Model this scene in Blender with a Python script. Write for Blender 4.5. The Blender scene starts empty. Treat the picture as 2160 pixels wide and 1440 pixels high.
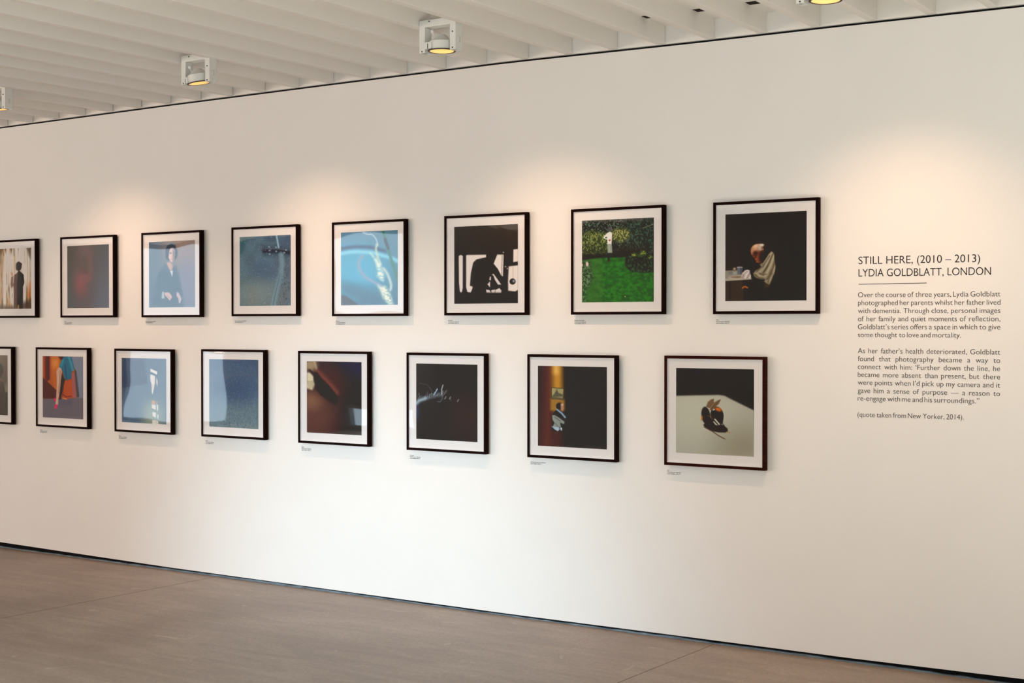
import bpy, bmesh, math, random
import numpy as np
from mathutils import Vector, Matrix

# ------------------------------------------------------------------ camera, world, light, exposure
sc = bpy.context.scene
COL = sc.collection
R = math.radians
FLOOR = -0.0225                       # wall panel's lower edge is about z = 0
cam_d = bpy.data.cameras.new('camera')
cam = bpy.data.objects.new('camera', cam_d); COL.objects.link(cam)
cam_d.sensor_fit = 'HORIZONTAL'; cam_d.sensor_width = 36.0; cam_d.lens = 51.536
cam_d.clip_start = 0.05; cam_d.clip_end = 200
cam.location = (0, -6.64087, 1.58)
cam.rotation_euler = (R(90 - 0.6454), R(0.0), R(34.297))
sc.camera = cam

sc.view_settings.view_transform = 'Standard'
sc.view_settings.look = 'None'
sc.view_settings.gamma = 1.0
sc.view_settings.exposure = 0.0
sc.view_settings.use_curve_mapping = False
sc.cycles.use_denoising = True
sc.cycles.max_bounces = 8
sc.cycles.diffuse_bounces = 5
sc.cycles.glossy_bounces = 3
sc.cycles.transparent_max_bounces = 8
sc.cycles.sample_clamp_indirect = 4.0
sc.cycles.caustics_reflective = False
sc.cycles.caustics_refractive = False

wd = bpy.data.worlds.new('sky'); sc.world = wd; wd.use_nodes = True
bg = wd.node_tree.nodes['Background']
bg.inputs[0].default_value = (0.66, 0.84, 1.0, 1); bg.inputs[1].default_value = 4.2

def area(name, loc, rot, sx, sy, watts, color, spread=180):
    l = bpy.data.lights.new(name, 'AREA'); l.shape = 'RECTANGLE'; l.size = sx; l.size_y = sy
    l.energy = watts; l.color = color; l.spread = R(spread)
    o = bpy.data.objects.new(name, l); COL.objects.link(o); o.location = loc; o.rotation_euler = rot
    return o
YB = -10.0                            # back wall, behind the camera
# unseen strip light added in front of the back wall, frontal fill
area('fill_ribbon', (-14.2, YB + 0.03, 1.45), (R(90), 0, 0), 14.4, 0.44, 590, (1.0, 0.815, 0.66))
# low sun bounced in through the back window, falling on the foot of the picture wall
sp = bpy.data.lights.new('bounced_sun', 'SPOT'); sp.energy = 2750; sp.color = (0.64, 0.86, 1.0)
sp.spot_size = R(27); sp.spot_blend = 1.0; sp.shadow_soft_size = 0.6
so = bpy.data.objects.new('bounced_sun', sp); COL.objects.link(so)
so.location = (-5.6, YB + 0.3, 0.9)
so.rotation_euler = (Vector((-5.4, 0, -0.15)) - so.location).to_track_quat('-Z', 'Y').to_euler()

# unseen spot added at the right end, its floor bounce brightens the ceiling
sq = bpy.data.lights.new('bounce_fill', 'SPOT'); sq.energy = 36000; sq.color = (0.66, 0.885, 1.0)
sq.spot_size = R(70); sq.spot_blend = 0.6; sq.shadow_soft_size = 0.3
sqo = bpy.data.objects.new('bounce_fill', sq); COL.objects.link(sqo); sqo.location = (4.2, -5.5, 2.7)
sqo.rotation_euler = (Vector((1.2, -5.6, FLOOR)) - sqo.location).to_track_quat('-Z', 'Y').to_euler()

# ------------------------------------------------------------------ helpers
def s2l(c):
    c = np.asarray(c, float) / 255.0
    return np.where(c <= 0.04045, c / 12.92, ((c + 0.055) / 1.055) ** 2.4)

def mat(name, rgb, rough=0.6, spec=0.5, metal=0.0, noise=None, bump=None, emis=None):
    """rgb is linear; noise = (scale, amount, stretch xyz); bump = (scale, strength, distance)"""
    m = bpy.data.materials.new(name); m.use_nodes = True
    nt = m.node_tree; b = nt.nodes['Principled BSDF']
    b.inputs['Base Color'].default_value = (*rgb, 1)
    b.inputs['Roughness'].default_value = rough
    b.inputs['Specular IOR Level'].default_value = spec
    b.inputs['Metallic'].default_value = metal
    tc = nt.nodes.new('ShaderNodeTexCoord')
    if noise:
        s, a, st = noise
        mp = nt.nodes.new('ShaderNodeMapping'); mp.inputs['Scale'].default_value = st
        nt.links.new(tc.outputs['Object'], mp.inputs[0])
        n = nt.nodes.new('ShaderNodeTexNoise'); n.inputs['Scale'].default_value = s; n.inputs['Detail'].default_value = 5
        nt.links.new(mp.outputs[0], n.inputs['Vector'])
        r = nt.nodes.new('ShaderNodeValToRGB')
        r.color_ramp.elements[0].position = 0.3; r.color_ramp.elements[1].position = 0.7
        r.color_ramp.elements[0].color = (*[c * (1 - a) for c in rgb], 1)
        r.color_ramp.elements[1].color = (*[min(1, c * (1 + a)) for c in rgb], 1)
        nt.links.new(n.outputs['Fac'], r.inputs[0]); nt.links.new(r.outputs[0], b.inputs['Base Color'])
    if bump:
        n2 = nt.nodes.new('ShaderNodeTexNoise'); n2.inputs['Scale'].default_value = bump[0]; n2.inputs['Detail'].default_value = 4
        nt.links.new(tc.outputs['Object'], n2.inputs['Vector'])
        bp = nt.nodes.new('ShaderNodeBump'); bp.inputs['Strength'].default_value = bump[1]; bp.inputs['Distance'].default_value = bump[2]
        nt.links.new(n2.outputs['Fac'], bp.inputs['Height']); nt.links.new(bp.outputs[0], b.inputs['Normal'])
    if emis:
        b.inputs['Emission Color'].default_value = (*emis[0], 1); b.inputs['Emission Strength'].default_value = emis[1]
    return m

class MB:
    """collects solids into one mesh"""
    def __init__(self): self.bm = bmesh.new()
    def box(self, x0, x1, y0, y1, z0, z1, mtx=None):
        P = [Vector((x, y, z)) for x in (x0, x1) for y in (y0, y1) for z in (z0, z1)]
        if mtx: P = [mtx @ p for p in P]
        v = [self.bm.verts.new(p) for p in P]
        for f in ((0, 1, 3, 2), (4, 6, 7, 5), (0, 4, 5, 1), (2, 3, 7, 6), (0, 2, 6, 4), (1, 5, 7, 3)):
            self.bm.faces.new([v[i] for i in f])
        return self
    def prism(self, pts, y0, y1):
        """closed outline in x,z pulled through y"""
        a = [self.bm.verts.new((x, y0, z)) for x, z in pts]; b = [self.bm.verts.new((x, y1, z)) for x, z in pts]
        self.bm.faces.new(a); self.bm.faces.new(b[::-1])
        n = len(pts)
        for i in range(n): self.bm.faces.new((a[i], b[i], b[(i + 1) % n], a[(i + 1) % n]))
        return self
    def lathe(self, prof, seg=40, mtx=None, caps=True):
        rings = []
        for r, z in prof:
            rg = []
            for k in range(seg):
                t = 2 * math.pi * k / seg; p = Vector((r * math.cos(t), r * math.sin(t), z))
                rg.append(self.bm.verts.new(mtx @ p if mtx else p))
            rings.append(rg)
        for a, b in zip(rings, rings[1:]):
            for k in range(seg): self.bm.faces.new((a[k], a[(k + 1) % seg], b[(k + 1) % seg], b[k]))
        if caps:
            self.bm.faces.new(rings[0][::-1]); self.bm.faces.new(rings[-1])
        return self
    def ball(self, c, r):
        bmesh.ops.create_uvsphere(self.bm, u_segments=20, v_segments=12, radius=r, matrix=Matrix.Translation(c)); return self
    def tube(self, a, b, r, seg=12):
        a = Vector(a); b = Vector(b); d = b - a
        m = Matrix.Translation(a) @ d.to_track_quat('Z', 'Y').to_matrix().to_4x4()
        return self.lathe([(r, 0), (r, d.length)], seg, m)
    def build(self, name, m, parent=None, loc=None, smooth=False, bevel=0.0, recalc=True):
        if recalc: bmesh.ops.recalc_face_normals(self.bm, faces=self.bm.faces[:])
        me = bpy.data.meshes.new(name); self.bm.to_mesh(me); self.bm.free()
        me.materials.append(m)
        o = bpy.data.objects.new(name, me); COL.objects.link(o)
        if parent: o.parent = parent
        if loc: o.location = loc
        if smooth:
            me.polygons.foreach_set('use_smooth', [True] * len(me.polygons))
            try: me.set_sharp_from_angle(angle=R(35))
            except Exception: pass
        if bevel:
            b = o.modifiers.new('bevel', 'BEVEL'); b.width = bevel; b.segments = 2; b.limit_method = 'ANGLE'
        return o

def struct(o): o['kind'] = 'structure'; return o
def thing(name, label, cat, loc, group=None):
    o = bpy.data.objects.new(name, None); COL.objects.link(o); o.location = loc
    o.empty_display_size = 0.1
    o['label'] = label; o['category'] = cat
    if group: o['group'] = group
    return o

# ------------------------------------------------------------------ materials
M_WALL = mat('wall_paint', (0.80, 0.785, 0.76), 0.75, 0.25, noise=(3.0, 0.012, (1, 1, 1)), bump=(220, 0.05, 0.002))
M_BACK = mat('back_wall_paint', (0.17, 0.14, 0.12), 0.8, 0.2)
M_SIDE = mat('side_wall_paint', (0.74, 0.71, 0.67), 0.8, 0.2)
M_CEIL = mat('ceiling_paint', (0.83, 0.81, 0.78), 0.7, 0.25, noise=(2.2, 0.03, (1, 0.35, 1)), bump=(90, 0.06, 0.002))
M_BLACK = mat('shadow_gap_black', (0.006, 0.006, 0.007), 0.9, 0.1)
M_DARK = mat('dark_slot', (0.03, 0.02, 0.015), 0.9, 0.1)
M_FRAME = mat('stained_frame_wood', (0.0085, 0.0026, 0.0019), 0.6, 0.02, noise=(14, 0.35, (1, 1, 9)))
M_MOUNT = mat('mount_board', (0.88, 0.85, 0.845), 0.85, 0.15)
M_INK = mat('black_vinyl', (0.012, 0.009, 0.009), 0.5, 0.3)
M_INK2 = mat('dark_vinyl', (0.03, 0.017, 0.016), 0.5, 0.3)
M_CAPTION = mat('grey_vinyl', (0.07, 0.065, 0.062), 0.5, 0.3)
M_LAMP = mat('white_enamel', (0.70, 0.71, 0.68), 0.38, 0.5)
M_LAMP2 = mat('dusty_enamel', (0.52, 0.47, 0.42), 0.6, 0.3)
M_RIM = mat('dark_rim', (0.02, 0.018, 0.018), 0.5, 0.3)
M_SCREW = mat('dark_screw', (0.02, 0.025, 0.03), 0.4, 0.5)
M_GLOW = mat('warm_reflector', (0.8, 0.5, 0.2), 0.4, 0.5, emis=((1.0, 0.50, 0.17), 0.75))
M_BULB = mat('hot_bulb', (1, 0.9, 0.7), 0.4, 0.5, emis=((1.0, 0.80, 0.52), 9.0))
M_WINFR = mat('window_frame_paint', (0.35, 0.36, 0.37), 0.5, 0.4)

def floor_material():
    m = bpy.data.materials.new('power_floated_concrete'); m.use_nodes = True
    nt = m.node_tree; b = nt.nodes['Principled BSDF']; L = nt.links.new
    tc = nt.nodes.new('ShaderNodeTexCoord')
    def noise(scale, detail, st, dist=0.0):
        mp = nt.nodes.new('ShaderNodeMapping'); mp.inputs['Scale'].default_value = st; L(tc.outputs['Object'], mp.inputs[0])
        n = nt.nodes.new('ShaderNodeTexNoise'); n.inputs['Scale'].default_value = scale; n.inputs['Detail'].default_value = detail
        n.inputs['Distortion'].default_value = dist
        L(mp.outputs[0], n.inputs['Vector']); return n.outputs['Fac']
    def ramp(f, stops):
        r = nt.nodes.new('ShaderNodeValToRGB'); e = r.color_ramp.elements
        for i, (p, c) in enumerate(stops):
            if i >= 2: e.new(p)
            e[i].position = p; e[i].color = (*c, 1)
        L(f, r.inputs[0]); return r.outputs[0]
    def mix(mode, a, bb, f=1.0):
        x = nt.nodes.new('ShaderNodeMix'); x.data_type = 'RGBA'; x.blend_type = mode
        if isinstance(f, float): x.inputs[0].default_value = f
        else: L(f, x.inputs[0])
        L(a, x.inputs[6]); L(bb, x.inputs[7]); return x.outputs[2]
    base = ramp(noise(0.9, 7, (1, 1, 1), 0.6), [(0.30, (0.228, 0.158, 0.115)), (0.5, (0.282, 0.206, 0.155)), (0.70, (0.335, 0.252, 0.194))])
    fine = ramp(noise(60, 3, (1, 1, 1)), [(0.35, (0.88, 0.88, 0.88)), (0.65, (1.08, 1.08, 1.08))])
    c = mix('MULTIPLY', base, fine)
    sweep = ramp(noise(3.2, 5, (0.5, 2.4, 1), 1.2), [(0.38, (0.90, 0.89, 0.88)), (0.62, (1.08, 1.08, 1.07))])
    c = mix('MULTIPLY', c, sweep)
    fl = nt.nodes.new('ShaderNodeRGB'); fl.outputs[0].default_value = (0.52, 0.43, 0.355, 1)
    fleck = ramp(noise(4.6, 3, (1, 1.35, 1), 0.8), [(0.685, (0, 0, 0)), (0.76, (0.55, 0.55, 0.55))])
    c = mix('MIX', c, fl.outputs[0], fleck)
    L(c, b.inputs['Base Color'])
    b.inputs['Roughness'].default_value = 0.40; b.inputs['Specular IOR Level'].default_value = 0.5
    return m
M_FLOOR = floor_material()

def glass_material():
    """thin picture glazing: clear, with a clean mirror reflection by Fresnel"""
    m = bpy.data.materials.new('picture_glazing'); m.use_nodes = True
    nt = m.node_tree; nt.nodes.clear(); L = nt.links.new
    out = nt.nodes.new('ShaderNodeOutputMaterial'); mx = nt.nodes.new('ShaderNodeMixShader')
    tr = nt.nodes.new('ShaderNodeBsdfTransparent'); tr.inputs[0].default_value = (0.985, 0.99, 0.99, 1)
    gl = nt.nodes.new('ShaderNodeBsdfGlossy'); gl.inputs['Roughness'].default_value = 0.02
    ge = nt.nodes.new('ShaderNodeNewGeometry'); dt = nt.nodes.new('ShaderNodeVectorMath'); dt.operation = 'DOT_PRODUCT'
    L(ge.outputs['Incoming'], dt.inputs[0]); L(ge.outputs['True Normal'], dt.inputs[1])
    def calc(op, x, y):
        c = nt.nodes.new('ShaderNodeMath'); c.operation = op
        for k, v in enumerate((x, y)):
            if isinstance(v, (int, float)): c.inputs[k].default_value = v
            elif v is not None: L(v, c.inputs[k])
        return c.outputs[0]
    cosv = calc('ABSOLUTE', dt.outputs['Value'], None)
    sch = calc('POWER', calc('SUBTRACT', 1.0, cosv), 5.0)
    fac = calc('ADD', calc('MULTIPLY', sch, 0.955), 0.045)       # Schlick, each face of the pane
    tc = nt.nodes.new('ShaderNodeTexCoord')
    n = nt.nodes.new('ShaderNodeTexNoise'); n.inputs['Scale'].default_value = 3.2; n.inputs['Detail'].default_value = 0
    oi = nt.nodes.new('ShaderNodeObjectInfo'); ad = nt.nodes.new('ShaderNodeVectorMath')
    L(tc.outputs['Object'], ad.inputs[0]); L(oi.outputs['Location'], ad.inputs[1]); L(ad.outputs[0], n.inputs['Vector'])
    bp = nt.nodes.new('ShaderNodeBump'); bp.inputs['Strength'].default_value = 1.0; bp.inputs['Distance'].default_value = 0.0015
    L(n.outputs['Fac'], bp.inputs['Height']); L(bp.outputs[0], gl.inputs['Normal'])
    L(fac, mx.inputs[0]); L(tr.outputs[0], mx.inputs[1]); L(gl.outputs[0], mx.inputs[2]); L(mx.outputs[0], out.inputs[0])
    return m
M_GLASS = glass_material()

def print_material():
    m = bpy.data.materials.new('photographic_print'); m.use_nodes = True
    nt = m.node_tree; b = nt.nodes['Principled BSDF']
    at = nt.nodes.new('ShaderNodeVertexColor'); at.layer_name = 'ink'
    nt.links.new(at.outputs[0], b.inputs['Base Color'])
    b.inputs['Roughness'].default_value = 0.5; b.inputs['Specular IOR Level'].default_value = 0.2
    return m
M_PRINT = print_material()

# ------------------------------------------------------------------ the room
X0, X1 = -22.0, 4.6
TOPX = [-9.6, -8.982, -7.218, -5.758, -4.53, -3.483, -2.579, -1.791, -1.0]
TOPZ = [2.985, 2.990, 3.005, 3.012, 3.014, 3.000, 2.994, 2.985, 2.980]
BOTX = [-9.6, -9.0, -7.228, -5.762, -4.529, -3.477, -2.57, -1.779, -1.0]
BOTZ = [0.016, 0.015, -0.004, -0.007, -0.009, -0.004, -0.001, 0.009, 0.012]
def top_z(x): return float(np.interp(x, TOPX, TOPZ))
def bot_z(x): return float(np.interp(x, BOTX, BOTZ))

struct(MB().box(X0 - 0.3, X1 + 0.3, YB - 0.3, 0.3, FLOOR - 0.2, FLOOR).build('floor', M_FLOOR))
xs = list(np.linspace(-9.6, -1.0, 44))
pts = [(X0, 0.016)] + [(x, bot_z(x)) for x in xs] + [(X1, 0.012), (X1, 2.98)] + [(x, top_z(x)) for x in xs[::-1]] + [(X0, 2.985)]
struct(MB().prism(pts, 0.0, 0.02).build('wall_front', M_WALL))
pts = [(X0, 2.999)] + [(x, top_z(x) + 0.0125) for x in xs] + [(X1, 2.9935), (X1, 3.4), (X0, 3.4)]
struct(MB().prism(pts, 0.0, 0.02).build('wall_front_upper', M_CEIL))
struct(MB().box(X0, X1, 0.02, 0.10, FLOOR, 3.4).build('wall_front_core', M_BLACK))
# steel channel lying in the shadow gap at the foot of the wall, ragged with filler
M_CHAN = mat('blue_steel_channel', (0.115, 0.165, 0.205), 0.55, 0.4, noise=(9, 0.55, (1, 1, 1)))
rnd = random.Random(4)
pts = [(X0, FLOOR), (X1, FLOOR)]
for x in np.arange(X1, X0, -0.05):
    base = 0.0085 if x < -3.4 else 0.0045
    pts.append((float(x), FLOOR + base + rnd.uniform(-0.0022, 0.0022) + 0.003 * math.sin(x * 1.7)))
struct(MB().prism(pts, 0.001, 0.019).build('baseboard_front', M_CHAN))

struct(MB().box(X0 - 0.2, X0, YB, 0.1, FLOOR, 3.4).build('wall_left', M_SIDE))
struct(MB().box(X1, X1 + 0.2, YB, -6.6, FLOOR, 3.4).box(X1, X1 + 0.2, -4.4, 0.1, FLOOR, 3.4)
       .box(X1, X1 + 0.2, -6.6, -4.4, 2.95, 3.4).box(X1, X1 + 0.2, -6.6, -4.4, FLOOR, 1.7).build('wall_right', M_SIDE))
# back wall openings, first two read from reflections, others added for light and glints: (x0, x1, z0, z1)
WIN = [(-19.30, -16.75, FLOOR, 2.92), (-14.62, -13.12, 1.72, 2.95), (-14.35, -12.92, 0.02, 0.42), (-21.5, -6.9, 1.20, 1.70), (-4.4, 1.4, 0.9, 2.5)]
wb = MB(); xcut = sorted({X0, X1} | {x for w in WIN for x in w[:2]})
for a, b in zip(xcut, xcut[1:]):
    z0 = FLOOR
    holes = sorted((w[2], w[3]) for w in WIN if w[0] <= a and w[1] >= b)
    for h0, h1 in holes:
        if h0 > z0: wb.box(a, b, YB - 0.2, YB, z0, h0)
        z0 = max(z0, h1)
    wb.box(a, b, YB - 0.2, YB, z0, 3.4)
struct(wb.build('wall_back', M_BACK))
for i, (a, b, c, d) in enumerate(WIN):
    w = MB(); t = 0.05
    w.box(a, a + t, YB - 0.12, YB - 0.06, c, d).box(b - t, b, YB - 0.12, YB - 0.06, c, d)
    w.box(a + t, b - t, YB - 0.12, YB - 0.06, c, c + t).box(a + t, b - t, YB - 0.12, YB - 0.06, d - t, d)
    n = int((b - a) // 3.4)
    for k in range(1, n + 1):
        xm = a + (b - a) * k / (n + 1); w.box(xm - 0.025, xm + 0.025, YB - 0.12, YB - 0.06, c + t, d - t)
    struct(w.build('window_%d' % (i + 1), M_WINFR))  # some of these frame openings added only for the light

SOF = 3.107
struct(MB().box(X0, X1, YB, 0.0, SOF, SOF + 0.1).build('ceiling', M_CEIL))
# joists: nearly square to the wall, 279 mm apart
AZ, EL = R(2.8), R(0.55)
JX = {}
k0 = -4.419
for k in range(-62, 32):
    xr = k0 + 0.2793 * k
    if xr < X0 + 0.7 or xr > X1 - 0.2: continue
    zb = top_z(xr) + 0.0135
    o = MB().box(-0.045, 0, -9.6, 0, 0, 0.22).build('beam', M_CEIL, bevel=0.002)
    o.location = (xr, -0.003, zb); o.rotation_euler = (EL, 0, AZ)
    struct(o); JX[k] = xr

# ------------------------------------------------------------------ pictures: what each print shows, with some glass reflections painted in
class Pic:
    """paints one print on a square grid. Shapes are given in sketch units; 'cor' are the print's four
    corners (tl, tr, br, bl) in the same units, so sketches drawn at an angle are squared up."""
    def __init__(s, cor, n=150, seed=1):
        s.n = n; s.rg = np.random.default_rng(seed)
        src = [(0, 0), (1, 0), (1, 1), (0, 1)]
        A = []; B = []
        for (u, v), (x, y) in zip(src, cor):
            A.append([u, v, 1, 0, 0, 0, -u * x, -v * x]); B.append(x)
            A.append([0, 0, 0, u, v, 1, -u * y, -v * y]); B.append(y)
        h = np.linalg.solve(np.array(A, float), np.array(B, float)); h = np.append(h, 1).reshape(3, 3)
        g = np.linspace(0, 1, n); U, V = np.meshgrid(g, g); s.U, s.V = U, V
        P = h @ np.stack([U.ravel(), V.ravel(), np.ones(n * n)])
        s.X = (P[0] / P[2]).reshape(n, n); s.Y = (P[1] / P[2]).reshape(n, n)
        s.c = np.zeros((n, n, 3))
    def put(s, m, col, a=1.0):
        col = np.asarray(col, float)
        m = np.clip(m * a, 0, 1)[..., None]; s.c = s.c * (1 - m) + col * m; return s
    def fill(s, c): s.c[:] = c; return s
    def quad(s, tl, tr, br, bl):
        U, V = s.U[..., None], s.V[..., None]; tl, tr, br, bl = map(np.array, (tl, tr, br, bl))
        s.c = (tl * (1 - U) + tr * U) * (1 - V) + (bl * (1 - U) + br * U) * V; return s
    def sd(s, pts):
        d = np.full(s.X.shape, 1e9); ins = np.zeros(s.X.shape, bool)
        for (x0, y0), (x1, y1) in zip(pts, pts[1:] + pts[:1]):
            ex, ey = x1 - x0, y1 - y0; wx, wy = s.X - x0, s.Y - y0
            t = np.clip((wx * ex + wy * ey) / (ex * ex + ey * ey + 1e-9), 0, 1)
            d = np.minimum(d, np.hypot(wx - ex * t, wy - ey * t))
            cnd = (y0 > s.Y) != (y1 > s.Y)
            xi = x0 + (s.Y - y0) * ex / (ey if abs(ey) > 1e-9 else 1e-9)
            ins ^= cnd & (s.X < xi)
        return np.where(ins, d, -d)
    def pm(s, pts, soft=4): return np.clip(s.sd(list(pts)) / soft * 0.5 + 0.5, 0, 1)
    def poly(s, pts, c, soft=5, a=1.0): return s.put(s.pm(pts, soft), c, a)
    def em(s, cx, cy, rx, ry, soft=4, rot=0):
        t = R(rot); dx, dy = s.X - cx, s.Y - cy
        x = dx * math.cos(t) + dy * math.sin(t); y = -dx * math.sin(t) + dy * math.cos(t)
        r = np.hypot(x / rx, y / ry); k = soft / min(rx, ry)
        m = np.clip((1 - r) / k * 0.5 + 0.5, 0, 1); return m * m * (3 - 2 * m)
    def ell(s, cx, cy, rx, ry, c, soft=5, rot=0, a=1.0): return s.put(s.em(cx, cy, rx, ry, soft, rot), c, a)
    def stroke(s, pts, w, c, soft=5, a=1.0):
        d = np.full(s.X.shape, 1e9)
        for (x0, y0), (x1, y1) in zip(pts, pts[1:]):
            ex, ey = x1 - x0, y1 - y0; wx, wy = s.X - x0, s.Y - y0
            t = np.clip((wx * ex + wy * ey) / (ex * ex + ey * ey + 1e-9), 0, 1)
            d = np.minimum(d, np.hypot(wx - ex * t, wy - ey * t))
        m = np.clip((w / 2 - d) / soft * 0.5 + 0.5, 0, 1)
        return s.put(m * m * (3 - 2 * m), c, a)
    def vn(s, su, sv):
        """smooth value noise, su x sv cells"""
        su, sv = int(su), int(sv); g = s.rg.random((sv + 2, su + 2))
        x = s.U * su; y = s.V * sv; i = np.minimum(x.astype(int), su - 1); j = np.minimum(y.astype(int), sv - 1)
        fx, fy = x - i, y - j; fx = fx * fx * (3 - 2 * fx); fy = fy * fy * (3 - 2 * fy)
        return (g[j, i] * (1 - fx) + g[j, i + 1] * fx) * (1 - fy) + (g[j + 1, i] * (1 - fx) + g[j + 1, i + 1] * fx) * fy
    def leaves(s, m, dark, light, cells=34, thr=0.55):
        f = np.clip((s.vn(cells, cells) * 0.65 + s.vn(cells * 2, cells * 2) * 0.35 - thr) / 0.12, 0, 1)
        s.put(m, dark); return s.put(m * f, light)
    def specks(s, n, c, m=None, a=1.0):
        j = s.rg.integers(0, s.n, (2, n)); al = s.rg.random(n) * a
        for y, x, k in zip(j[0], j[1], al):
            if m is None or m[y, x] > 0.5: s.c[y, x] = s.c[y, x] * (1 - k) + np.array(c) * k
        return s
    def grain(s, a): s.c = s.c + s.rg.normal(0, a, s.c.shape[:2])[..., None]; return s
    def keep(s, old, m): s.c = old * (1 - m[..., None]) + s.c * m[..., None]; return s
    def linear(s, light=0.64, haze=(0.02, 0.019, 0.018)):
        """print reflectance: displayed tone, less what the glazing mirrors, over the light on the wall"""
        return np.clip((s2l(np.clip(s.c, 0, 255)) - np.array(haze)) / (light * np.array((1.22, 1.08, 0.95))), 0.002, 0.9)

def pic_elder():
    p = Pic([(184, 213), (1163, 180), (1163, 1257), (187, 1264)], 260, 8)
    p.quad((40, 32, 25), (44, 35, 28), (30, 24, 20), (50, 40, 32))
    p.poly([(400, 655), (1040, 690), (1090, 1262), (415, 1262)], (17, 13, 11), 30)  # dark reflection in the glazing, painted as part of the print
    p.ell(640, 1170, 200, 110, (30, 30, 30), 60)
    p.poly([(187, 1015), (400, 1012), (415, 1262), (187, 1262)], (56, 45, 36), 10); p.stroke([(240, 1030), (245, 1255)], 20, (44, 35, 28), 14)
    p.poly([(187, 895), (330, 890), (490, 960), (500, 1000), (187, 1018)], (140, 126, 108), 6); p.poly([(187, 990), (400, 980), (500, 990), (500, 1002), (187, 1020)], (168, 152, 130), 6)
    p.ell(296, 880, 20, 24, (120, 96, 78), 9); p.ell(298, 872, 12, 10, (176, 140, 116), 6); p.ell(250, 922, 34, 20, (116, 112, 102), 9); p.ell(300, 925, 22, 18, (150, 144, 132), 8)
    p.ell(318, 976, 92, 22, (178, 158, 136), 5); p.ell(322, 973, 68, 13, (122, 98, 80), 6); p.ell(300, 972, 26, 6, (150, 118, 92), 5)
    p.poly([(325, 858), (396, 853), (385, 938), (335, 940)], (96, 96, 102), 5); p.poly([(365, 862), (394, 858), (385, 936), (366, 938)], (70, 70, 76), 8); p.ell(360, 855, 36, 8, (180, 176, 172), 3); p.ell(362, 856, 28, 4, (120, 104, 94), 3)
    p.poly([(385, 995), (380, 950), (402, 912), (425, 890), (455, 884), (482, 892), (486, 925), (494, 945), (500, 992), (440, 985)], (186, 162, 150), 6)
    for q, c in (([(396, 985), (412, 930), (440, 900)], (136, 108, 98)), ([(430, 985), (440, 945), (470, 915)], (232, 212, 202)), ([(450, 985), (474, 950), (480, 915)], (140, 112, 104)), ([(405, 930), (440, 895), (470, 895)], (224, 204, 194)), ([(480, 985), (490, 955)], (216, 194, 184))):
        p.stroke(q, 9, c, 7)
    # head, bowed
    hd = [(496, 690), (491, 655), (499, 622), (522, 592), (560, 573), (606, 573), (640, 600), (650, 650), (640, 740), (625, 800), (590, 806), (552, 796), (562, 780), (540, 764), (545, 752), (527, 744), (512, 740), (520, 722), (504, 706)]
    p.poly(hd, (132, 70, 44), 6); old = p.c.copy()
    p.ell(545, 624, 44, 46, (200, 146, 108), 44, -25); p.ell(560, 596, 34, 16, (226, 176, 138), 20, -12); p.ell(508, 668, 14, 34, (186, 122, 88), 14)
    p.ell(552, 692, 30, 32, (50, 24, 16), 24); p.stroke([(514, 736), (532, 742), (556, 738)], 9, (44, 24, 18), 8); p.stroke([(528, 716), (560, 704)], 9, (92, 50, 34), 9)
    p.ell(588, 720, 14, 40, (160, 82, 50), 14, 12); p.ell(560, 772, 14, 18, (150, 78, 50), 12); p.stroke([(546, 772), (566, 776)], 6, (70, 34, 24), 5)
    p.ell(640, 730, 50, 78, (34, 19, 14), 34); p.keep(old, p.pm(hd, 6))
    p.poly([(578, 612), (590, 578), (620, 574), (646, 578), (648, 596), (628, 606), (618, 630), (640, 640), (606, 654), (588, 640)], (184, 162, 138), 14); p.ell(626, 586, 20, 10, (226, 208, 186), 10)
    # robe over a hunched shoulder and arm
    rb = [(742, 664), (762, 676), (776, 700), (778, 760), (788, 815), (792, 860), (784, 915), (760, 975), (738, 1030), (720, 1074), (690, 1060), (652, 1028), (668, 1004), (610, 1000), (560, 986), (532, 960), (524, 930), (548, 896), (590, 872), (620, 850), (600, 820), (640, 800), (676, 750), (705, 700)]
    p.poly(rb, (132, 114, 88), 7); m = p.pm(rb, 7); old = p.c.copy()
    f = p.vn(16, 5) * 0.6 + p.vn(34, 12) * 0.4
    for q, w, c in (([(742, 690), (700, 770), (660, 850), (600, 910)], 24, (176, 158, 128)), ([(768, 720), (742, 810), (700, 900), (670, 960)], 20, (182, 164, 132)), ([(784, 850), (762, 930), (722, 1020)], 18, (172, 152, 120)),
                    ([(560, 920), (600, 960), (650, 975)], 20, (166, 148, 118)), ([(700, 740), (660, 800), (620, 850)], 12, (164, 146, 116)), ([(720, 960), (700, 1010), (690, 1040)], 12, (160, 140, 110))):
        p.stroke(q, w, c, 18, 0.9)
    for q, w in (([(758, 700), (722, 790), (680, 870), (640, 930)], 12), ([(780, 790), (760, 870), (720, 950), (690, 1000)], 12), ([(720, 720), (676, 790), (640, 850)], 9), ([(620, 855), (580, 890), (560, 910)], 10),
                 ([(600, 930), (640, 950), (680, 940)], 9), ([(545, 945), (590, 985), (650, 990)], 10), ([(745, 930), (715, 990), (700, 1040)], 9), ([(700, 840), (660, 900)], 8)):
        p.stroke(q, w, (66, 52, 38), 13, 0.85)
    p.put(m * np.clip((0.45 - f) * 3, 0, 1), (84, 70, 52), 0.5); p.keep(old, m)
    p.poly([(640, 1040), (720, 1070), (730, 1100), (660, 1110)], (62, 50, 40), 16)
    p.stroke([(396, 1106), (410, 1092), (428, 1088), (455, 1102)], 15, (196, 104, 46), 7); p.stroke([(408, 1104), (440, 1106)], 8, (96, 44, 20), 7)
    return p.grain(1.5).linear()

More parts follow.
